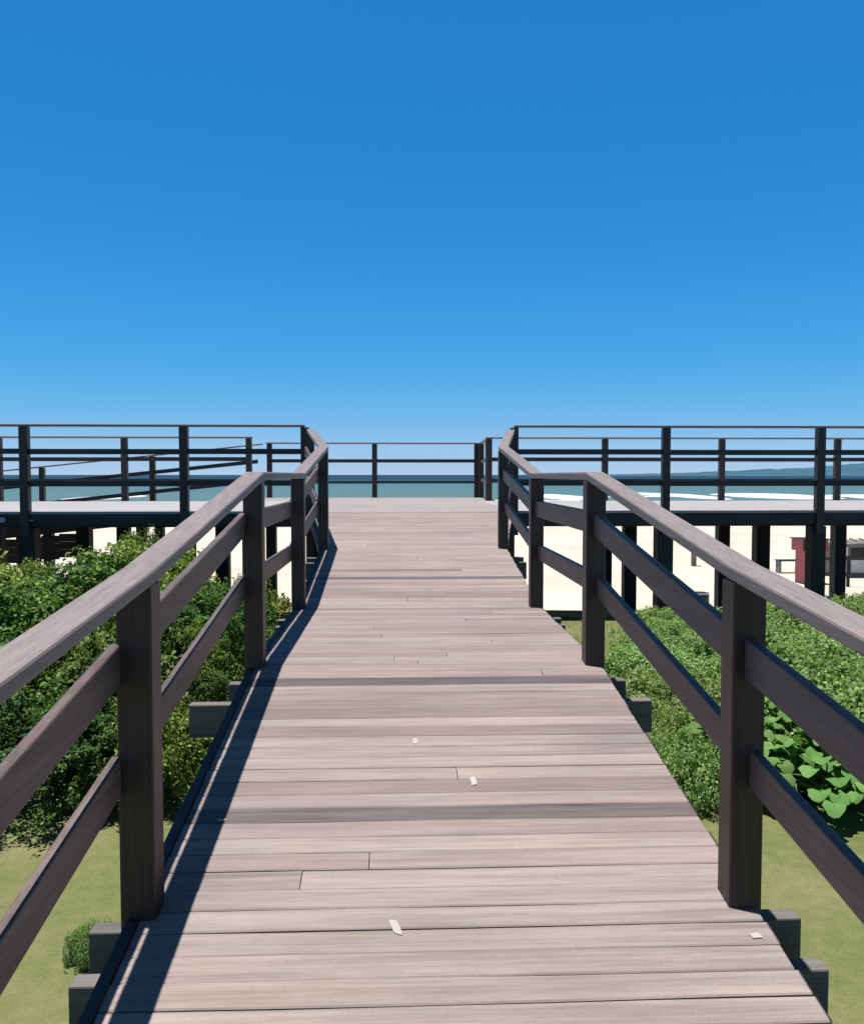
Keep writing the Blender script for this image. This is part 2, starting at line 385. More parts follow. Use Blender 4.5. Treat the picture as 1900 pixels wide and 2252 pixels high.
def shore_y(x):
    lo = 40.0
    for _ in range(30):
        den = 100 + 0.06 * x
        return 13 + (-(SEA_Z) - 1.4) / 0.5 * max(40, den)
def surf_band(off, width, x0, x1, seed):
    v = []; f = []; n = int((x1 - x0) / 0.8)
    for i in range(n + 1):
        x = x0 + (x1 - x0) * i / n
        y = shore_y(x) + off + 3.0 * noise.noise((x * 0.05, seed, 0)) + 0.7 * noise.noise((x * 0.4, seed, 4))
        wd = width * max(0.02, 0.55 + 1.1 * noise.noise((x * 0.045, seed, 9)) + 0.35 * noise.noise((x * 0.5, seed, 2)))
        h = 0.05 + 0.16 * max(0, noise.noise((x * 0.08, seed, 1)) + 0.3)
        v += [(x, y - wd, SEA_Z + 0.02), (x, y - wd * 0.5, SEA_Z + 0.03 + h), (x, y, SEA_Z + 0.02)]
    for i in range(n):
        for j in range(2):
            a = 3 * i + j; f.append((a, a + 3, a + 4, a + 1))
    return v, f
sv = []; sf = []
for (off, wd, x0, x1, sdd) in ((1.5, 2.5, -110, -15, 2.4), (2.0, 2.0, -10, 25, 1.7), (22, 1.2, 30, 44, 8.8)):
    v, f = surf_band(off, wd, x0, x1, sdd); b = len(sv); sv += v; sf += [tuple(b + i for i in q) for q in f]
me = bpy.data.meshes.new('surf'); me.from_pydata(sv, [], sf); me.materials.append(M['foam'])
surf = bpy.data.objects.new('surf', me); C.objects.link(surf); tag(surf, kind='stuff', label='white surf breaking along the shore')

def sandbar(px0, px1, d0, d1, h, seed):
    xa, _ = cap_to_world((px0 - 882) / 1700.0 * (d0 + d1) / 2, (d0 + d1) / 2); xb, _ = cap_to_world((px1 - 882) / 1700.0 * (d0 + d1) / 2, (d0 + d1) / 2)
    nx, ny = 40, 14
    def zf(x, y):
        u = (x - xa) / (xb - xa) * 2 - 1; v = (y - d0) / (d1 - d0) * 2 - 1
        r = u * u + v * v + 0.5 * noise.noise((x * 0.12, y * 0.12, seed)) * (u * u + v * v)
        return SEA_Z - 0.08 + h * max(0, 1 - r) ** 0.6
    o = grid_obj('sandbar', [xa + (xb - xa) * i / nx for i in range(nx + 1)], [d0 + (d1 - d0) * j / ny for j in range(ny + 1)], zf, M['pale_sand'])
    o['label'] = 'pale sandbar in the shallows off the shore'
sandbar(1085, 1200, 120, 158, 0.35, 1); sandbar(1300, 1372, 135, 172, 0.35, 2); sandbar(1360, 1440, 122, 165, 0.4, 3)
sandbar(1500, 1672, 122, 158, 0.55, 4); sandbar(1725, 1900, 120, 150, 0.45, 5); sandbar(170, 275, 122, 150, 0.35, 6)

def hill_z(x, y):
    t = (x - 640) / 1000
    if t < 0: return -4
    prof = 5 + float(np.interp(x, (640, 994, 1164, 1480, 1580, 2000, 3200), (0, 7, 17, 27, 43, 60, 75)))
    c = max(0, 1 - ((y - 2900) / 600) ** 2)
    return -4 + (prof * (0.9 + 0.25 * noise.noise((x * 0.003, y * 0.003, 0))) + 5 * noise.noise((x * 0.02, y * 0.02, 2)) * min(1, t * 2)) * c
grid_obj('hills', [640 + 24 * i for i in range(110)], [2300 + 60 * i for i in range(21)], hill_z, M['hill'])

# ------------------------------------------------------------------ boardwalk
XC = 0.13
def deck_z(y):
    if y <= 4.3: return 0.815 - 0.147 * (4.3 - y)
    if y <= 6.15: return 0.815
    if y <= 10.2: return 0.815 + (y - 6.15) * (1.355 - 0.815) / 4.05
    return 1.355
def half_w(y):
    if y <= 8.15: return 0.88
    return 0.88 + (min(y, 10.2) - 8.15) / 2.05 * 0.345

def plank(mb, xa0, xa1, xb0, xb1, y0, y1, zf, th=0.03, mi=0, jit=0.0034, dz=0.0):
    """board running along x; near edge y0 spans xa0..xa1, far edge y1 spans xb0..xb1; chamfered, slightly wavy"""
    L = max(xa1 - xa0, 0.05); n = max(2, int(L / 0.22)); c = 0.004
    ph = random.uniform(0, 100); rings = []
    for i in range(n + 1):
        t = i / n; xa = xa0 + (xa1 - xa0) * t; xb = xb0 + (xb1 - xb0) * t
        ja = jit * noise.noise((xa * 1.7, ph, 0)) * 1.6; jb = jit * noise.noise((xa * 1.7, ph, 7)) * 1.6
        wz = dz + 0.0016 * noise.noise((xa * 1.1, ph, 3))
        ya = y0 + ja; yb = y1 + jb; za = zf(y0) + wz; zb = zf(y1) + wz
        rings += [(xa, ya, za - th), (xa, ya, za - c), (xa, ya + c, za), (xb, yb - c, zb), (xb, yb, zb - c), (xb, yb, zb - th)]
    f = [(0, 1, 2, 3, 4, 5), tuple(6 * n + k for k in (5, 4, 3, 2, 1, 0))]
    for i in range(n):
        for j in range(6):
            k = (j + 1) % 6; f.append((6 * i + j, 6 * i + 6 + j, 6 * i + 6 + k, 6 * i + k))
    mb.face_block(rings, f, mi)

walk = thing('boardwalk', (XC, 0, 0), 'pinkish grey plank boardwalk ramping up from the lawn to the viewing platform', 'boardwalk')
mb = MB()
y = -0.8; idx = 0; plank_rows = []
while y < 10.16:
    p = random.choice((0.088, 0.090, 0.092, 0.094))
    gap = random.choice((0.002, 0.0025, 0.0035, 0.005, 0.008))
    y1 = min(y + p, 10.19); h0 = half_w(y) + 0.050; h1 = half_w(y1) + 0.050
    e0 = 0.056 + random.uniform(-0.001, 0.002); e1 = random.uniform(-0.006, 0.006)
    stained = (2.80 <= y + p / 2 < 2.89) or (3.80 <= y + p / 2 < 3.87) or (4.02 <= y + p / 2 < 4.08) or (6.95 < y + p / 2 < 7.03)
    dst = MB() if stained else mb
    dz = random.uniform(-0.0018, 0.0018)
    if random.random() < 0.20 and not stained:
        s = random.uniform(-0.55, 0.6)
        plank(dst, XC - h0 + e0, XC + s - 0.0015, XC - h1 + e0, XC + s - 0.0015, y + gap / 2, y1 - gap / 2, deck_z, dz=dz)
        plank(dst, XC + s + 0.0015, XC + h0 + e1 - .015, XC + s + 0.0015, XC + h1 + e1 - .015, y + gap / 2, y1 - gap / 2, deck_z, dz=dz + random.uniform(-.001, .001))
    else:
        plank(dst, XC - h0 + e0, XC + h0 + e1 - .015, XC - h1 + e0, XC + h1 + e1 - .015, y + gap / 2, y1 - gap / 2, deck_z, dz=dz)
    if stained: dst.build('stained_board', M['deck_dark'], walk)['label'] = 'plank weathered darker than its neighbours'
    plank_rows.append((y, y1)); y = y1; idx += 1
mb.build('deck_boards', M['deck'], walk)
def zline(off): return lambda y: deck_z(y) + off
for xo in (-0.80, 0.0, 0.80):
    s = MB(); ykeys = [-0.6, 4.3, 6.15, 10.12]
    s.sweep([(XC + xo, yy, deck_z(yy) - 0.031 - 0.035) for yy in ykeys], 0.05, 0.07)
    s.build('stringer', M['joist'], walk, 0.003)
for sx_ in (-1, 1):
    s = MB(); s.sweep([(XC + sx_ * 0.90, 8.15, deck_z(8.15) - 0.068), (XC + sx_ * 1.2, 10.10, deck_z(10.1) - 0.068)], 0.045, 0.07)
    s.build('stringer', M['joist'], walk, 0.003)
POST_Y = [-0.75, 0.45, 2.40, 4.30, 6.15, 8.15, 10.2]
for i, py in enumerate(POST_Y[1:-1]):
    for s_ in ((-0.20 if py == 4.3 else -0.125), 0.088):
        yb = py + s_; zt = deck_z(yb) - 0.112
        if zt - 0.16 < 0: continue
        b = MB(); e = 1.005 + random.uniform(-0.02, 0.02)
        lx_, rx_ = (0.16, 0.12) if (py == 4.3 and s_ < 0) else (0.045, 0.085)
        b.box(XC - e - lx_, XC + e + rx_, yb - 0.031, yb + 0.031, zt - 0.165, zt)
        b.build('cross_beam', M['beam'], walk, 0.006)
# dark strips added to deepen the rail shadow along the left planks, between the posts
for ya_, yb_ in zip(POST_Y[:-1], POST_Y[1:]):
    if ya_ < 0: continue
    b = MB(); xa_ = XC - half_w(ya_) - 0.014; xb_ = XC - half_w(yb_) - 0.014
    b.beam((xa_, ya_ + 0.056, deck_z(ya_ + 0.056) - 0.048), (xb_, yb_ - 0.056, deck_z(yb_ - 0.056) - 0.048), 0.034, 0.11)
    b.build('rail_shade_strip', M['joist'], walk, 0.004)
# pale paint flecks left on the planks
def fleck(cx, cy, wx, wy, skew=0.0):
    zf = lambda yy: deck_z(yy) + 0.0022
    n = 9; top = []
    for k in range(n):
        t = 2 * math.pi * k / n; r = 1 + 0.18 * math.sin(3.1 * k + cx * 9)
        ex = math.copysign(abs(math.cos(t)) ** 0.5, math.cos(t)) * wx / 2 * r; ey = math.copysign(abs(math.sin(t)) ** 0.5, math.sin(t)) * wy / 2 * r
        top.append((cx + ex + skew * ey, cy + ey))
    v = [(a, b, zf(b)) for a, b in top] + [(a, b, zf(b) - 0.003) for a, b in top]
    m_ = MB(); m_.face_block(v, [tuple(range(n))] + [((i + 1) % n, i, n + i, n + (i + 1) % n) for i in range(n)])
    m_.build('paint_fleck', M['fleck'], walk)
fleck(0.275, 3.10, 0.022, 0.066); fleck(-0.015, 2.30, 0.024, 0.062, -0.35); fleck(-0.62, 2.86, 0.03, 0.012)
fleck(0.06, 3.43, 0.02, 0.05); fleck(0.99, 2.235, 0.03, 0.02)

# ------------------------------------------------------------------ railings
def railing(name, label, group, pts, base_z, cap_top, rails, mats, cap_w=0.098, cap_h=0.042, post_w=0.098, side=0.0,
            cap_over=(0.06, 0.06), rail_t=0.030, lift=0.0, cap_in=0.0, skip_posts=()):
    """pts: list of (x, y, z of the deck). rails: (name, height, tall, sideways offset)"""
    root = thing(name, (pts[0][0], pts[0][1], pts[0][2]), label, 'railing', group)
    P = [Vector(p) for p in pts]
    for i, p in enumerate(P):
        if i in skip_posts: continue
        b = MB(); hw = post_w / 2 + random.uniform(-0.002, 0.002)
        zb = base_z(p.x, p.y) if callable(base_z) else base_z
        b.box(p.x - hw, p.x + hw, p.y - hw, p.y + hw, zb, p.z + cap_top - cap_h - 0.002)
        b.build('post', mats[0], root, 0.007)
    cp = []
    d0 = (P[1] - P[0]).normalized(); dn = (P[-1] - P[-2]).normalized()
    for i, p in enumerate(P):
        q = p + Vector((cap_in, 0, cap_top - cap_h / 2))
        if i == 0: q = q - d0 * cap_over[0]
        if i == len(P) - 1: q = q + dn * cap_over[1]
        cp.append(q)
    c = MB(); c.sweep(cp, cap_w, cap_h); c.build('top_rail', mats[1], root, 0.008)
    for i in range(len(P) - 1):
        d = P[i + 1] - P[i]; dh = Vector((d.x, d.y, 0)).normalized(); lat = Vector((dh.y, -dh.x, 0)) * side
        gapv = d * (post_w / 2 - 0.012) / d.length
        for (nm, h, tall, so) in rails:
            b = MB(); o_ = lat * so + Vector((0, 0, h + random.uniform(-0.004, 0.004)))
            if lift and i < 2:          # the nearest bay's boards sit level with the deck again at its low end
                pa = P[i] - Vector((0, 0, lift)); pb = P[i + 1] - Vector((0, 0, lift if i == 0 else 0))
                b.beam(pa + gapv + o_, pb - gapv + o_, rail_t, tall); b.build(nm, mats[2], root, 0.006); continue
            b.beam(P[i] + gapv + o_, P[i + 1] - gapv + o_, rail_t, tall)
            b.build(nm, mats[2], root, 0.006)
    return root
WM = (M['post'], M['cap'], M['rail'])
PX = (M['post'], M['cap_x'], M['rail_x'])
w_rails = (('middle_rail', 0.735, 0.118, 0.053), ('lower_rail', 0.415, 0.112, 0.056))
r_rails = (('middle_rail', 0.735, 0.118, 0.0), ('lower_rail', 0.415, 0.112, 0.02))
def walk_pts(s): return [(XC + s * half_w(y), y, deck_z(y) + (0.085 if y < 1 else 0)) for y in POST_Y]
railing('walkway_railing', 'dark brown timber railing along the left edge of the boardwalk, its shadow on the planks', 'boardwalk side railings',
        walk_pts(-1), -0.25, 1.0, w_rails, WM, side=-1, lift=0.125, cap_in=0.006)
railing('walkway_railing', 'dark brown timber railing along the right edge of the boardwalk beside the broad leaved plants', 'boardwalk side railings',
        walk_pts(1), -0.25, 1.0, r_rails, WM, side=1, lift=0.05)
PZ = 1.355
p_rails = (('middle_rail', 0.725, 0.066, 0.0), ('lower_rail', 0.34, 0.066, 0.0))
f_rails = (('middle_rail', 0.71, 0.068, 0.0), ('lower_rail', 0.34, 0.066, 0.0))
pz0 = PZ - 0.30
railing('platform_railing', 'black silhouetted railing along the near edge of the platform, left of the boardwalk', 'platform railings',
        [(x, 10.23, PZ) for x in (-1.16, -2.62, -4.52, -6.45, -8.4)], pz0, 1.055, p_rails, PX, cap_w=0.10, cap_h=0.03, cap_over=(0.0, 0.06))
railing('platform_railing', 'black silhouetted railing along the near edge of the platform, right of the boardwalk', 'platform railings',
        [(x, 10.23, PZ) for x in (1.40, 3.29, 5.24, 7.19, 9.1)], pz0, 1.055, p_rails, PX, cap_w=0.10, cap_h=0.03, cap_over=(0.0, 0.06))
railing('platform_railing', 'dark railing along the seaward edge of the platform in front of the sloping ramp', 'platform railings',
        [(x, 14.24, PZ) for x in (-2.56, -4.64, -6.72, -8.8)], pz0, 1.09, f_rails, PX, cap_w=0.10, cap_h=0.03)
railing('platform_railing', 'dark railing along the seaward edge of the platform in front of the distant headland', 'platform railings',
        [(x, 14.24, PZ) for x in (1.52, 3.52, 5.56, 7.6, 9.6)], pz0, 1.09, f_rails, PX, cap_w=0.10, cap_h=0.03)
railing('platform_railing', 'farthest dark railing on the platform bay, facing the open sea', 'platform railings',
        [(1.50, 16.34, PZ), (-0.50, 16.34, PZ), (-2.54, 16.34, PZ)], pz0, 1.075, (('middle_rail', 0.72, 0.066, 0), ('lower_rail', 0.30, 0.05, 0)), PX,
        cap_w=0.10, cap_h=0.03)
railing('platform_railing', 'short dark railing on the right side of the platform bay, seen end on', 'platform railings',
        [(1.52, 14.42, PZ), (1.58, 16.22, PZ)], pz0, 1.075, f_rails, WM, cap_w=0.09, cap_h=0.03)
# side railings at the platform ends
railing('platform_railing', 'railing across the left end of the platform above the shrubs', 'platform railings',
        [(-9.2, 10.35, PZ), (-9.2, 12.2, PZ), (-9.2, 14.1, PZ)], pz0, 1.06, f_rails, WM, cap_w=0.10, cap_h=0.03)
railing('platform_railing', 'railing across the right end of the platform above the lawn', 'platform railings',
        [(9.9, 10.35, PZ), (9.9, 12.2, PZ), (9.9, 14.1, PZ)], pz0, 1.06, f_rails, WM, cap_w=0.10, cap_h=0.03)

# ------------------------------------------------------------------ viewing platform
plat = thing('viewing_platform', (0, 12, 0), 'raised timber viewing platform on dark piles at the end of the boardwalk', 'platform')
mb = MB(); zc = lambda y: PZ
def plat_rows(mb, y0, y1, xa, xb):
    y = y0
    while y < y1 - 0.02:
        ye = min(y + 0.14, y1); x = xa + random.uniform(-0.004, 0.004); first = random.uniform(1.0, 3.4)
        while x < xb - 0.01:
            xe = min(x + first, xb); first = random.uniform(2.4, 3.8)
            if xb - xe < 0.4: xe = xb
            plank(mb, x, xe - 0.002, x, xe - 0.002, y + 0.003, ye - 0.003, zc, dz=random.uniform(-.0015, .0015)); x = xe
        y = ye
plat_rows(mb, 10.2, 14.3, -1.12, 1.36)
plat_rows(mb, 14.3, 16.42, -2.62, 1.66)
mb.build('deck_boards', M['deck_mid'], plat)
for xa_, xb_ in ((-9.3, -1.124), (1.364, 10.0)):
    mb = MB(); plat_rows(mb, 10.2, 14.296, xa_, xb_); mb.build('deck_boards', M['deck_grey'], plat)['label'] = 'side deck boards, grazing sheen put into their pale grey'
f = MB(); f.box(-9.28, 9.98, 10.215, 10.255, PZ - 0.17, PZ - 0.032); f.build('fascia_board', M['fascia'], plat, 0.005)
f = MB(); f.box(-9.28, 9.98, 14.25, 14.29, PZ - 0.17, PZ - 0.032); f.build('fascia_board', M['fascia'], plat, 0.005)
f = MB(); f.box(-2.6, 1.64, 16.37, 16.41, PZ - 0.17, PZ - 0.032); f.build('fascia_board', M['fascia'], plat, 0.005)
x = -9.2
while x < 9.95:
    yend = 16.36 if -2.55 < x < 1.6 else 14.24
    j = MB(); j.box(x - 0.022, x + 0.022, 10.26, yend, PZ - 0.155, PZ - 0.033); j.build('joist', M['joist'], plat); x += 0.6
col_x = {10.32: (-8.4, -6.45, -4.52, -2.62, -0.95, 1.25, 3.30, 5.25, 7.19, 9.1), 12.3: (-8.6, -6.6, -4.6, -2.6, -0.6, 1.4, 3.42, 5.42, 7.4, 9.4),
         14.15: (-8.8, -6.72, -4.64, -2.56, -0.5, 1.52, 3.52, 5.56, 7.6, 9.6), 16.25: (-2.5, -0.5, 1.5)}
for cy, xs_ in col_x.items():
    b = MB(); zb = {10.32: 0.17, 12.3: 0.27, 14.15: 0.30, 16.25: 0.32}[cy]
    b.box(min(xs_) - 0.35, max(xs_) + 0.35, cy - 0.06, cy + 0.06, PZ - 0.156 - (zb - 0.13), PZ - 0.157)
    b.build('bearer', M['fascia'], plat, 0.005)
    for cx in xs_:
        b = MB(); r = 0.095 + random.uniform(-0.006, 0.006); gz = min(lawn_z(cx, cy), 0) if cy < 12 else -2.2
        b.box(cx - r, cx + r, cy - r, cy + r, gz - 0.5, PZ - 0.157 - (zb - 0.13) - 0.002)
        b.build('column', M['pile'], plat, 0.008)

# ------------------------------------------------------------------ ramp down to the beach on the far left
ramp_z = lambda x: PZ - 0.105 * (-2.6 - x)
rp = thing('beach_ramp', (-2.6, 15.5, 0), 'narrow timber ramp sloping down to the left behind the platform', 'ramp')
mb = MB(); x = -2.64
while x > -15.5:
    x1 = x - 0.13
    za, zb = ramp_z(x), ramp_z(x1)
    v = [(x1 + 0.004, 15.0, zb), (x - 0.004, 15.0, za), (x - 0.004, 16.36, za), (x1 + 0.004, 16.36, zb)]
    v = [(a, b, c - 0.03) for a, b, c in v] + v
    mb.face_block(v, [(0, 3, 2, 1), (4, 5, 6, 7), (0, 1, 5, 4), (1, 2, 6, 5), (2, 3, 7, 6), (3, 0, 4, 7)]); x = x1
mb.build('deck_boards', M['deck'], rp)
for yy in (15.04, 16.32):
    b = MB(); b.beam((-2.66, yy, ramp_z(-2.66) - 0.13), (-15.4, yy, ramp_z(-15.4) - 0.13), 0.05, 0.19); b.build('stringer', M['fascia'], rp)
b = MB()
for k in range(14):                       # dark boards added under the ramp to fill out the blackness
    x0_ = -5.75 - k * 0.312
    for q in range(3):
        zt = ramp_z(x0_ - 0.3) - 0.24 - q * 0.142; b.box(x0_ - 0.31, x0_, 15.0 + 0.002 * (k % 2), 15.018 + 0.002 * (k % 2), zt - 0.14, zt)
b.build('dark_fill_boards', M['fascia'], rp)
for xx in (-4.64, -6.75, -8.85, -10.95, -13.0):
    for yy in (15.12, 16.24):
        b = MB(); b.box(xx - 0.08, xx + 0.08, yy - 0.08, yy + 0.08, -2.2, ramp_z(xx) - 0.12); b.build('column', M['pile'], rp)
rpts = [(x, 16.30, ramp_z(x)) for x in (-2.72, -4.78, -6.88, -8.98, -11.08, -13.2, -15.3)]
railing('ramp_railing', 'dark railing sloping down to the left along the beach ramp behind the platform', None,
        rpts, lambda x, y: ramp_z(x) - 0.2, 1.06, (('middle_rail', 0.72, 0.075, 0), ('lower_rail', 0.34, 0.075, 0)), PX, cap_w=0.09, cap_h=0.028, post_w=0.10, skip_posts=(0,))

# ------------------------------------------------------------------ small things
# bulkhead lamp and maker's strip on the dark fascia at far left
lx, ly, lz = -4.83, 10.212, 1.255
lamp = thing('bulkhead_light', (lx, ly, lz), 'small unlit grey bulkhead light fixed to the dark platform edge at left', 'light')
o_ = [(-0.085, -0.03), (0.075, -0.03), (0.088, -0.02), (0.088, 0.022), (0.078, 0.032), (-0.045, 0.032), (-0.062, 0.025)]
b = MB(); b.prism([(lx + x, lz + z) for x, z in o_], ly - 0.05, ly); b.build('housing', M['steel'], lamp, 0.006)
b = MB(); b.prism([(lx + x * 0.78 + 0.004, lz + z * 0.62) for x, z in o_], ly - 0.058, ly - 0.0505); b.build('lens', M['lens'], lamp, 0.003)
b = MB(); b.box(lx + 0.27, lx + 0.40, ly - 0.004, ly + 0.002, lz - 0.012, lz + 0.0)
tag(b.build('label_strip', M['pale_paint'], None, origin=(lx + 0.33, ly, lz)), 'thin pale strip fixed to the dark platform edge beside the bulkhead light', 'strip')

# red kiosk on the sand
def bpos(px, py):    # displayed photo pixel (1764 wide) of a foot on the beach -> world
    k = (py - 969) / 1700.0; d = (EYE + 1.47) / k
    x, y = cap_to_world((px - 882) / 1700.0 * d, d); return x, y, beach_z(x, y)
kx, ky, kz = bpos(1652, 1192)
kio = thing('beach_kiosk', (kx, ky, kz), 'faded red kiosk with a projecting sign box standing on the sand under the platform', 'kiosk')
b = MB(); b.box(kx - 0.24, kx + 0.36, ky - 0.3, ky + 0.3, kz - 0.05, kz + 0.98)
for k in range(9): b.box(kx - 0.22 + k * 0.066, kx - 0.205 + k * 0.066, ky - 0.306, ky - 0.3005, kz + 0.02, kz + 0.95)
b.build('cabin', M['red'], kio, 0.006)
b = MB(); b.box(kx - 0.36, kx + 0.40, ky - 0.42, ky + 0.32, kz + 0.985, kz + 1.33); sb = b.build('sign_box', M['red'], kio, 0.008)
b = MB(); b.box(kx - 0.362, kx - 0.20, ky - 0.426, ky - 0.4205, kz + 1.0, kz + 1.31); b.build('dark_panel', M['black'], sb)
b = MB()
for k, (ww, hh) in enumerate(((0.045, 0.17), (0.03, 0.15), (0.05, 0.17), (0.03, 0.15), (0.045, 0.17))):
    b.box(kx - 0.14 + k * 0.075, kx - 0.14 + k * 0.075 + ww, ky - 0.426, ky - 0.4205, kz + 1.07, kz + 1.07 + hh)
b.build('lettering', M['pink_paint'], sb)
b = MB(); b.box(kx - 0.40, kx + 0.44, ky - 0.46, ky + 0.36, kz + 1.332, kz + 1.36); b.build('roof', M['black'], kio, 0.004)
b = MB(); b.box(kx - 0.18, kx - 0.05, ky - 0.312, ky - 0.3065, kz + 0.42, kz + 0.94); b.build('door', flat('dark_red_paint', (0.25, 0.03, 0.035)), kio)
# bench by the kiosk
ex, ey, ez = bpos(1612, 1170)
bn = thing('beach_bench', (ex, ey, ez), 'low dark bench on the sand just left of the red kiosk', 'bench')
b = MB(); b.box(ex - 0.38, ex + 0.38, ey - 0.18, ey + 0.18, ez + 0.40, ez + 0.44); b.build('seat', M['black'], bn, 0.004)
for sx_ in (-0.33, 0.33):
    b = MB(); b.box(ex + sx_ - 0.03, ex + sx_ + 0.03, ey - 0.15, ey + 0.15, ez - 0.03, ez + 0.399); b.build('leg', M['grey_wood'], bn, 0.004)
# dark topped marker post and drum
px_, py_, pz_ = bpos(1419, 1155)
mk = thing('marker_post', (px_, py_, pz_), 'short grey post with a black box on top standing alone on the sand', 'post')
b = MB(); b.box(px_ - 0.09, px_ + 0.06, py_ - 0.08, py_ + 0.08, pz_ - 0.3, pz_ + 0.62); b.build('shaft', M['grey_wood'], mk, 0.01)
b = MB(); b.prism([(px_ - 0.13, pz_ + 0.60), (px_ + 0.06, pz_ + 0.50), (px_ + 0.13, pz_ + 0.62), (px_ + 0.18, pz_ + 0.92), (px_ - 0.14, pz_ + 0.92)], py_ - 0.14, py_ + 0.14)
b.build('box', M['black'], mk, 0.012)
dx, dy, dzz = bpos(1432, 1246)
dr = thing('drum', (dx, dy, dzz), 'black open drum on the sand behind the right railing', 'drum')
b = MB(); b.tube([(dx, dy, dzz - 0.1), (dx, dy, dzz + 0.1), (dx, dy, dzz + 0.28), (dx, dy, dzz + 0.36)], [0.2, 0.215, 0.215, 0.205], 20); b.build('body', M['black'], dr, smooth=True)
b = MB()
ring = []; n_ = 20
for k in range(n_):
    t = 2 * math.pi * k / n_
    for (r, z) in ((0.228, 0.345), (0.228, 0.372), (0.19, 0.372), (0.19, 0.345)): ring.append((dx + r * math.cos(t), dy + r * math.sin(t), dzz + z))
b.face_block(ring, [(4 * k + j, 4 * ((k + 1) % n_) + j, 4 * ((k + 1) % n_) + (j + 1) % 4, 4 * k + (j + 1) % 4) for k in range(n_) for j in range(4)])
b.build('rim', M['steel'], dr)
# weathered beach hut and low fence at right
hx, hy, hz = bpos(1778, 1178)
hut = thing('beach_hut', (hx, hy, hz), 'weathered grey beach hut with white shutters at the right edge under the platform', 'hut')
b = MB(); b.box(hx - 0.85, hx + 1.6, hy, hy + 1.6, hz - 0.05, hz + 0.98); b.build('wall', M['grey_wood'], hut, 0.008)
b = MB(); b.box(hx - 1.0, hx + 1.75, hy - 0.35, hy + 1.8, hz + 0.985, hz + 1.06); rf = b.build('roof', M['grey_wood'], hut, 0.01)
b = MB()
for k in range(26):
    ax = hx - 0.95 + k * 0.105; b.tube([(ax, hy - 0.38, hz + 1.075), (ax + 0.05, hy + 0.7, hz + 1.15 + 0.03 * math.sin(k * 2.3))], [0.035, 0.03], 6)
b.build('thatch', M['grey_wood'], rf)
for k in range(3):
    b = MB(); ax = hx - 0.6 + k * 0.72; b.box(ax, ax + 0.48, hy - 0.03, hy - 0.0005, hz + 0.1, hz + 0.55); b.build('shutter', M['white'], hut, 0.005)
    b = MB(); b.box(ax, ax + 0.48, hy - 0.02, hy - 0.0005, hz + 0.62, hz + 0.92); b.build('window', M['black'], hut)
for k in range(4):
    b = MB(); ax = hx - 0.9 + k * 0.8; b.box(ax - 0.03, ax + 0.03, hy - 0.3, hy - 0.24, hz - 0.05, hz + 0.984); b.build('veranda_post', M['white'], hut)
fx, fy, fz = bpos(1735, 1200)
fn = thing('low_fence', (fx, fy, fz), 'low two rail dark fence on the sand in front of the grey hut', 'fence')
for k in range(6):
    b = MB(); ax = fx - 0.9 + k * 0.9; b.box(ax - 0.035, ax + 0.035, fy - 0.035, fy + 0.035, fz - 0.1, fz + 0.9); b.build('post', M['pile'], fn)
for hh in (0.32, 0.78):
    b = MB(); b.box(fx - 1.0, fx + 3.7, fy - 0.065, fy - 0.0365, fz + hh, fz + hh + 0.09); b.build('rail', M['rail_x'], fn)

# ------------------------------------------------------------------ plants
def leaf_quads(pos, nrm, size, aspect=0.55, fold=0.25):
    """folded rhombic leaves at pos with face normals nrm (N,3); returns (N*4,3)"""
    n = len(pos); nrm = nrm / np.linalg.norm(nrm, axis=1, keepdims=True)
    r = RNG.normal(size=(n, 3)); u = np.cross(nrm, r); u /= np.linalg.norm(u, axis=1, keepdims=True) + 1e-9
    v = np.cross(nrm, u); s = size[:, None]
    base = pos - u * s * 0.5; tip = pos + u * s * 0.5 - nrm * s * 0.12
    lft = pos + v * s * aspect * 0.5 + nrm * s * fold * 0.3; rgt = pos - v * s * aspect * 0.5 + nrm * s * fold * 0.3
    return np.stack([base, lft, tip, rgt], axis=1).reshape(-1, 3)

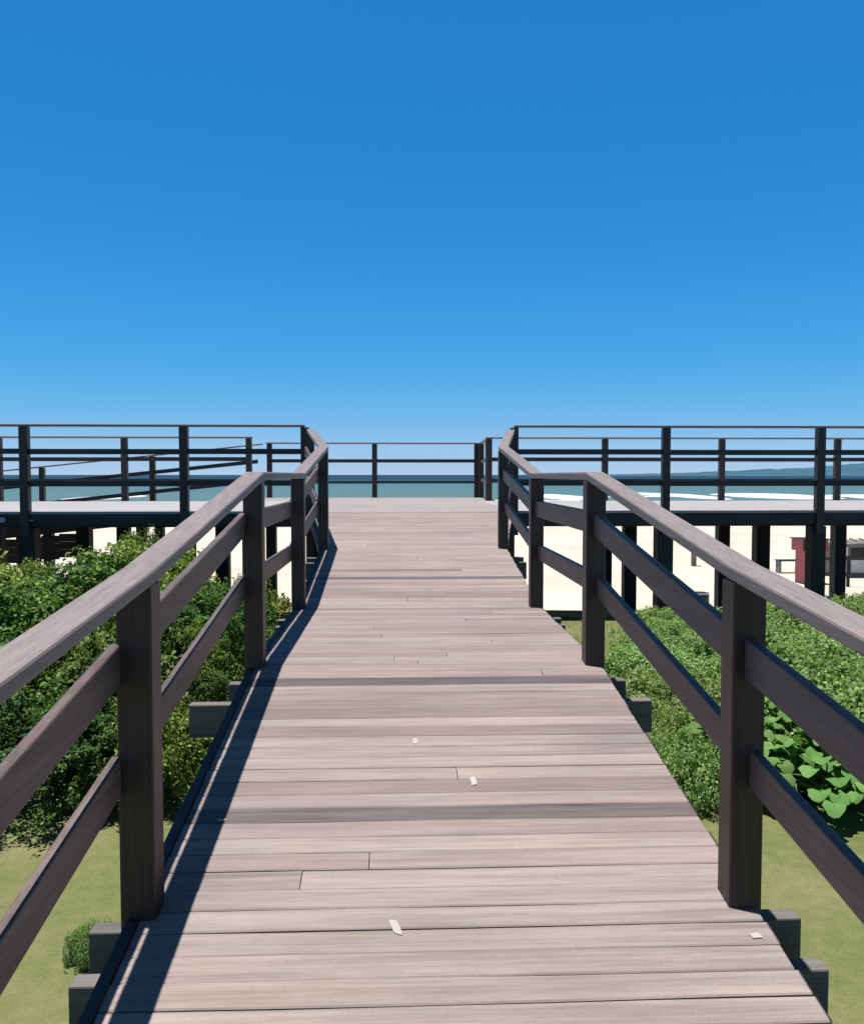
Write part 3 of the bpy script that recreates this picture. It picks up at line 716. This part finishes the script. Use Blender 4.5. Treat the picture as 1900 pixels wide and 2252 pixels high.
def make_shrub(name, label, cat, group, rad, height, n_clump, n_leaf, size, mat, loc, clump_r=0.15, stems=9, shoots=0):
    root = thing(name, loc, label, cat, group)
    L = Vector(loc); P = []; N = []; cl = []
    for k in range(n_clump):
        t = RNG.uniform(0, 2 * math.pi); rr = rad * math.sqrt(RNG.uniform(0.0, 1.0)) * (0.82 + 0.3 * noise.noise((math.cos(t) * 1.3, math.sin(t) * 1.3, rad * 7 + height)))
        top = height * math.sqrt(max(0.03, 1 - (rr / (rad * 1.08)) ** 2)) * RNG.uniform(0.78, 1.12)
        z = top * (1 - RNG.uniform(0, 1) ** 2.0 * 0.85)
        c = np.array([rr * math.cos(t), rr * math.sin(t), max(0.04, z)]); cl.append(c)
        cr = clump_r * RNG.uniform(0.6, 1.35); nn = int(n_leaf * RNG.uniform(0.6, 1.4))
        d = RNG.normal(size=(nn, 3)); d /= np.linalg.norm(d, axis=1, keepdims=True)
        q = c + d * cr * (RNG.uniform(0.15, 1.0, size=(nn, 1)) ** 0.6) * np.array([1, 1, 0.85])
        q[:, 2] = np.maximum(q[:, 2], 0.015)
        P.append(q); out_ = d * 0.6 + np.array([c[0] / rad * 0.4, c[1] / rad * 0.4, 1.0]) + RNG.normal(scale=0.6, size=(nn, 3)); N.append(out_)
    for k in range(shoots):             # upright leafy shoots breaking the outline
        t = RNG.uniform(0, 2 * math.pi); rr = rad * math.sqrt(RNG.uniform(0, 0.95)); x0, y0 = rr * math.cos(t), rr * math.sin(t)
        z0 = height * math.sqrt(max(0.05, 1 - (rr / (rad * 1.08)) ** 2)) * RNG.uniform(0.45, 0.95); ln = height * RNG.uniform(0.14, 0.30); nn = 26
        u = RNG.uniform(0, 1, nn); lean = RNG.normal(scale=0.25, size=2)
        a = RNG.uniform(0, 2 * math.pi, nn); ro = 0.035 * (1.15 - 0.75 * u)
        P.append(np.stack([x0 + lean[0] * u * ln + np.cos(a) * ro, y0 + lean[1] * u * ln + np.sin(a) * ro, z0 + u * ln], 1))
        N.append(np.stack([np.cos(a) * 0.9, np.sin(a) * 0.9, 0.7 + 0 * a], 1) + RNG.normal(scale=0.3, size=(nn, 3)))
    P = np.concatenate(P); N = np.concatenate(N)
    sz = size * RNG.uniform(0.55, 1.35, size=len(P))
    fast_mesh('foliage', leaf_quads(P, N, sz), 4, mat, root)
    b = MB()
    for k in range(min(stems, len(cl))):
        c = cl[k * len(cl) // stems]
        e = Vector(c) + L; s0 = Vector((c[0] * 0.12, c[1] * 0.12, -0.05)) + L; mid = s0.lerp(e, 0.5) + Vector((random.uniform(-.06, .06), random.uniform(-.06, .06), 0.08 * height))
        b.tube([s0, mid, e], [0.014 + 0.008 * height, 0.010 + 0.004 * height, 0.004], 6)
    b.build('stem', M['stem'], root)
    return root

LEFT_GROUP = 'leafy shrubs left of the boardwalk'
protoA = make_shrub('shrub', 'x', 'shrub', LEFT_GROUP, 0.85, 1.05, 105, 150, 0.048, M['leaf'], (-2.3, 5.0, 0), 0.135, shoots=120)
protoB = make_shrub('shrub', 'x', 'shrub', LEFT_GROUP, 0.75, 1.0, 100, 150, 0.038, M['leaf_dark'], (-4.0, 7.5, 0), 0.12, shoots=100)
protoC = make_shrub('shrub', 'x', 'shrub', LEFT_GROUP, 0.95, 0.9, 110, 140, 0.052, M['leaf_gold'], (-1.9, 7.8, 0), 0.145, shoots=130)
spots = [  # x, y, scale, z-scale, label
    (-1.95, 4.50, 0.72, 0.60, 'lowest dark shrub nearest the lawn beside the left railing'),
    (-1.38, 4.62, 0.46, 0.55, 'small bright shrub filling the gap between the first two left posts'),
    (-1.30, 5.15, 0.42, 0.60, 'narrow shrub tight against the boardwalk just before the second left post'),
    (-3.0, 4.72, 1.0, 0.80, 'dark green shrub at the left edge of the photo nearest the lawn'),
    (-1.70, 5.5, 0.80, 0.80, 'shrub close behind the second left railing post, lit on top'),
    (-2.75, 5.75, 1.00, 0.92, 'broad leafy shrub left of the boardwalk, second in from the lawn'),
    (-4.0, 5.7, 1.1, 1.12, 'tall shrub at the left edge behind the lawn side shrubs'),
    (-1.65, 6.75, 0.80, 0.80, 'small shrub beside the boardwalk landing on the left'),
    (-2.55, 6.9, 1.0, 1.0, 'bushy green shrub midway between lawn and platform'),
    (-3.6, 6.8, 1.05, 1.15, 'yellow tipped shrub midway back on the left side'),
    (-4.9, 6.7, 1.1, 1.15, 'tall shrub reaching up to the platform edge at far left'),
    (-1.65, 7.9, 0.75, 0.72, 'short shrub beside the upper boardwalk ramp on the left'),
    (-2.5, 8.1, 0.95, 1.12, 'sunlit shrub framed between the left railing boards'),
    (-3.75, 8.2, 0.72, 0.85, 'narrow shrub in front of the pale gap under the platform'),
    (-4.75, 8.3, 0.95, 1.08, 'dense shrub in front of the left platform piles'),
    (-5.9, 8.2, 1.1, 1.25, 'big shrub at the far left corner under the platform edge'),
    (-1.75, 9.1, 0.65, 0.65, 'yellow green shrub at the foot of the upper left ramp'),
    (-2.9, 9.4, 0.75, 1.0, 'shrub close under the platform just left of the ramp'),
    (-4.25, 9.5, 0.70, 0.80, 'shrub squeezed against the platform piles on the left'),
    (-5.3, 9.6, 0.9, 1.0, 'leafy shrub tucked under the platform at far left'),
]
protos = [protoA, protoB, protoC]; used = set()
for i, (x, y, s, sz, lab) in enumerate(spots):
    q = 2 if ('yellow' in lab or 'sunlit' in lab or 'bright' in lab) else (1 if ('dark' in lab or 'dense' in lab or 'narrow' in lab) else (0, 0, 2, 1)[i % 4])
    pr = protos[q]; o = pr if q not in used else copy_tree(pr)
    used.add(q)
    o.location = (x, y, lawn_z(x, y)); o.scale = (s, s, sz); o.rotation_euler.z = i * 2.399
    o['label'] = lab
RIGHT_GROUP = 'low creepers right of the boardwalk'
lowA = make_shrub('creeper', 'x', 'creeper', RIGHT_GROUP, 0.85, 0.36, 190, 75, 0.042, M['leaf_low'], (2.6, 6, 0), 0.12, 7, 45)
lowB = make_shrub('creeper', 'x', 'creeper', RIGHT_GROUP, 0.80, 0.30, 180, 75, 0.036, M['leaf_low'], (3.6, 7, 0), 0.11, 7, 45)
low_spots = [
    (1.62, 4.55, 0.42, 0.8, 'small creeper tuft right beside the near boardwalk edge'),
    (1.75, 5.15, 0.55, 0.9, 'low creeper filling the strip beside the second right post'),
    (-1.14, 3.05, 0.13, 0.34, 'small bright green weed in the lawn beside the near left beam ends'),
    (2.45, 5.1, 0.8, 0.95, 'bright creeper behind the nearest right railing post'),
    (3.4, 5.2, 0.9, 1.0, 'creeper behind the broad leaved plants at the right edge'),
    (2.05, 6.1, 0.8, 0.9, 'creeper patch seen below the middle rail on the right'),
    (3.0, 6.2, 0.95, 1.05, 'creeper mound in the middle of the right hand bed'),
    (4.1, 6.3, 1.0, 1.1, 'creeper mound at the right edge in the middle of the bed'),
    (5.2, 6.6, 1.0, 1.1, 'outermost creeper mound in the middle row of the right bed'),
    (2.35, 7.25, 0.8, 0.8, 'creeper patch between the landing and the platform piles'),
    (3.35, 7.4, 0.95, 1.0, 'creeper mound below the right end of the platform fascia'),
    (4.4, 7.5, 1.0, 1.15, 'creeper mound on the right, second row from the platform'),
    (5.5, 7.7, 1.05, 1.2, 'outer creeper mound on the right, second row from the platform'),
    (2.75, 8.4, 0.8, 0.8, 'low creeper near the foot of the right platform piles'),
    (3.8, 8.6, 0.95, 1.0, 'creeper along the sand edge below the platform, third pile'),
    (4.9, 8.7, 1.0, 1.2, 'creeper along the sand edge at the right side of the bed'),
    (6.1, 8.9, 1.05, 1.25, 'outermost creeper along the sand edge under the platform'),
    (3.15, 9.5, 0.7, 0.75, 'creeper reaching in under the platform by the dark piles'),
    (4.5, 9.7, 0.85, 0.95, 'creeper under the platform edge at the right'),
    (5.7, 9.9, 0.85, 1.0, 'creeper under the platform edge nearest the grey hut'),
]
for i, (x, y, s, sz, lab) in enumerate(low_spots):
    pr = (lowA, lowB)[i % 2]; o = pr if i < 2 else copy_tree(pr)
    o.location = (x, y, lawn_z(x, y) - 0.01); o.scale = (s, s, sz); o.rotation_euler.z = i * 2.1; o['label'] = lab
    if x < 0: o.name = 'weed'; o['category'] = 'weed'; del o['group']

def broad_plant(loc, n, size, label, seed):
    r = random.Random(seed); root = thing('broad_leaved_plant', loc, label, 'plant', 'broad leaved plants beside the right railing'); L = Vector(loc)
    lv = MB(); stm = MB()
    for k in range(n):
        az = k * 2.399 + r.uniform(-.3, .3); t = (k + 0.5) / n; reach = 0.05 + 0.46 * t ** 0.7 * r.uniform(0.8, 1.15); h = (0.32 - 0.23 * t) * r.uniform(0.65, 1.2) + 0.05
        c = Vector((math.cos(az) * reach, math.sin(az) * reach, h)); d = Vector((math.cos(az), math.sin(az), -0.2 - 0.35 * t + r.uniform(-.45, .45))).normalized()
        side = d.cross(Vector((0, 0, 1))).normalized(); side = (side + Vector((0, 0, r.uniform(-.3, .3)))).normalized(); up = side.cross(d).normalized()
        s = size * r.uniform(0.65, 1.15); v = [c + L - d * s * 0.35]; nr = 14
        for ring, rr in enumerate((0.5, 1.0)):
            for q in range(nr):
                a = 2 * math.pi * q / nr
                w = rr * (1 + (0.10 * math.sin(q * 2.6 + k) if ring else 0)) * s * 0.5
                notch = 1 - 0.35 * max(0, -math.cos(a)) ** 6
                bend = -0.18 * s * (rr * math.cos(a)) ** 2 + 0.10 * s * abs(math.sin(a)) * rr + 0.03 * s * math.sin(q * 2.1 + k) * ring
                v.append(c + L + d * (math.cos(a) * w * 1.1 * notch) + side * (math.sin(a) * w) + up * bend)
        v[0] = c + L
        f = [(0, 1 + q, 1 + (q + 1) % nr) for q in range(nr)] + [(1 + q, 1 + nr + q, 1 + nr + (q + 1) % nr, 1 + (q + 1) % nr) for q in range(nr)]
        lv.face_block(v, f)
        stm.tube([L + Vector((0, 0, -0.02)), L + c * 0.5 + Vector((0, 0, 0.06)), L + c], [0.009, 0.007, 0.005], 6)
    lv.build('leaves', M['leaf_big'], root, smooth=True); stm.build('stem', M['leaf_big'], root)
broad_plant((1.95, 4.7, 0.0), 120, 0.098, 'clump of broad scalloped leaves just right of the nearest right post', 1)
broad_plant((2.4, 4.45, 0.0), 140, 0.105, 'largest clump of broad scalloped leaves at the lower right edge', 2)
broad_plant((2.42, 5.0, 0.02), 110, 0.095, 'broad leaved clump behind the others beside the creepers', 3)
broad_plant((2.88, 4.7, 0.0), 130, 0.105, 'broad leaved clump cut by the right edge of the photo', 4)

# grass blades over the lawn near the boardwalk
def blades(n, x0, x1, y0, y1, hmin, hmax):
    x = RNG.uniform(x0, x1, n); y = RNG.uniform(y0, y1, n)
    z = np.array([lawn_z(a, b) for a, b in zip(x, y)]) - 0.004
    a = RNG.uniform(0, 2 * math.pi, n); h = RNG.uniform(hmin, hmax, n); wd = RNG.uniform(0.0018, 0.004, n)
    ln = RNG.uniform(0.2, 1.1, n) * h; b = RNG.uniform(0, 2 * math.pi, n)
    p0 = np.stack([x - np.cos(a) * wd, y - np.sin(a) * wd, z], 1); p1 = np.stack([x + np.cos(a) * wd, y + np.sin(a) * wd, z], 1)
    p2 = np.stack([x + np.cos(b) * ln, y + np.sin(b) * ln, z + h], 1)
    return np.stack([p0, p1, p2], 1).reshape(-1, 3)
def tufts(n, x0, x1, y0, y1):
    out_ = []
    for k in range(n):
        cx, cy = random.uniform(x0, x1), random.uniform(y0, y1); r = random.uniform(0.03, 0.16)
        out_.append(blades(int(9000 * r * r) + 40, cx - r, cx + r, cy - r * 0.8, cy + r * 0.8, 0.006, 0.03))
    return np.concatenate(out_)
gv = np.concatenate([tufts(6, 1.1, 1.9, 3.9, 4.8),
                     blades(16000, -2.5, 6.5, 5.0, 10.5, 0.02, 0.06)])
g = fast_mesh('grass', gv, 3, M['grass']); tag(g, kind='stuff', label='short olive grass blades on the lawn')
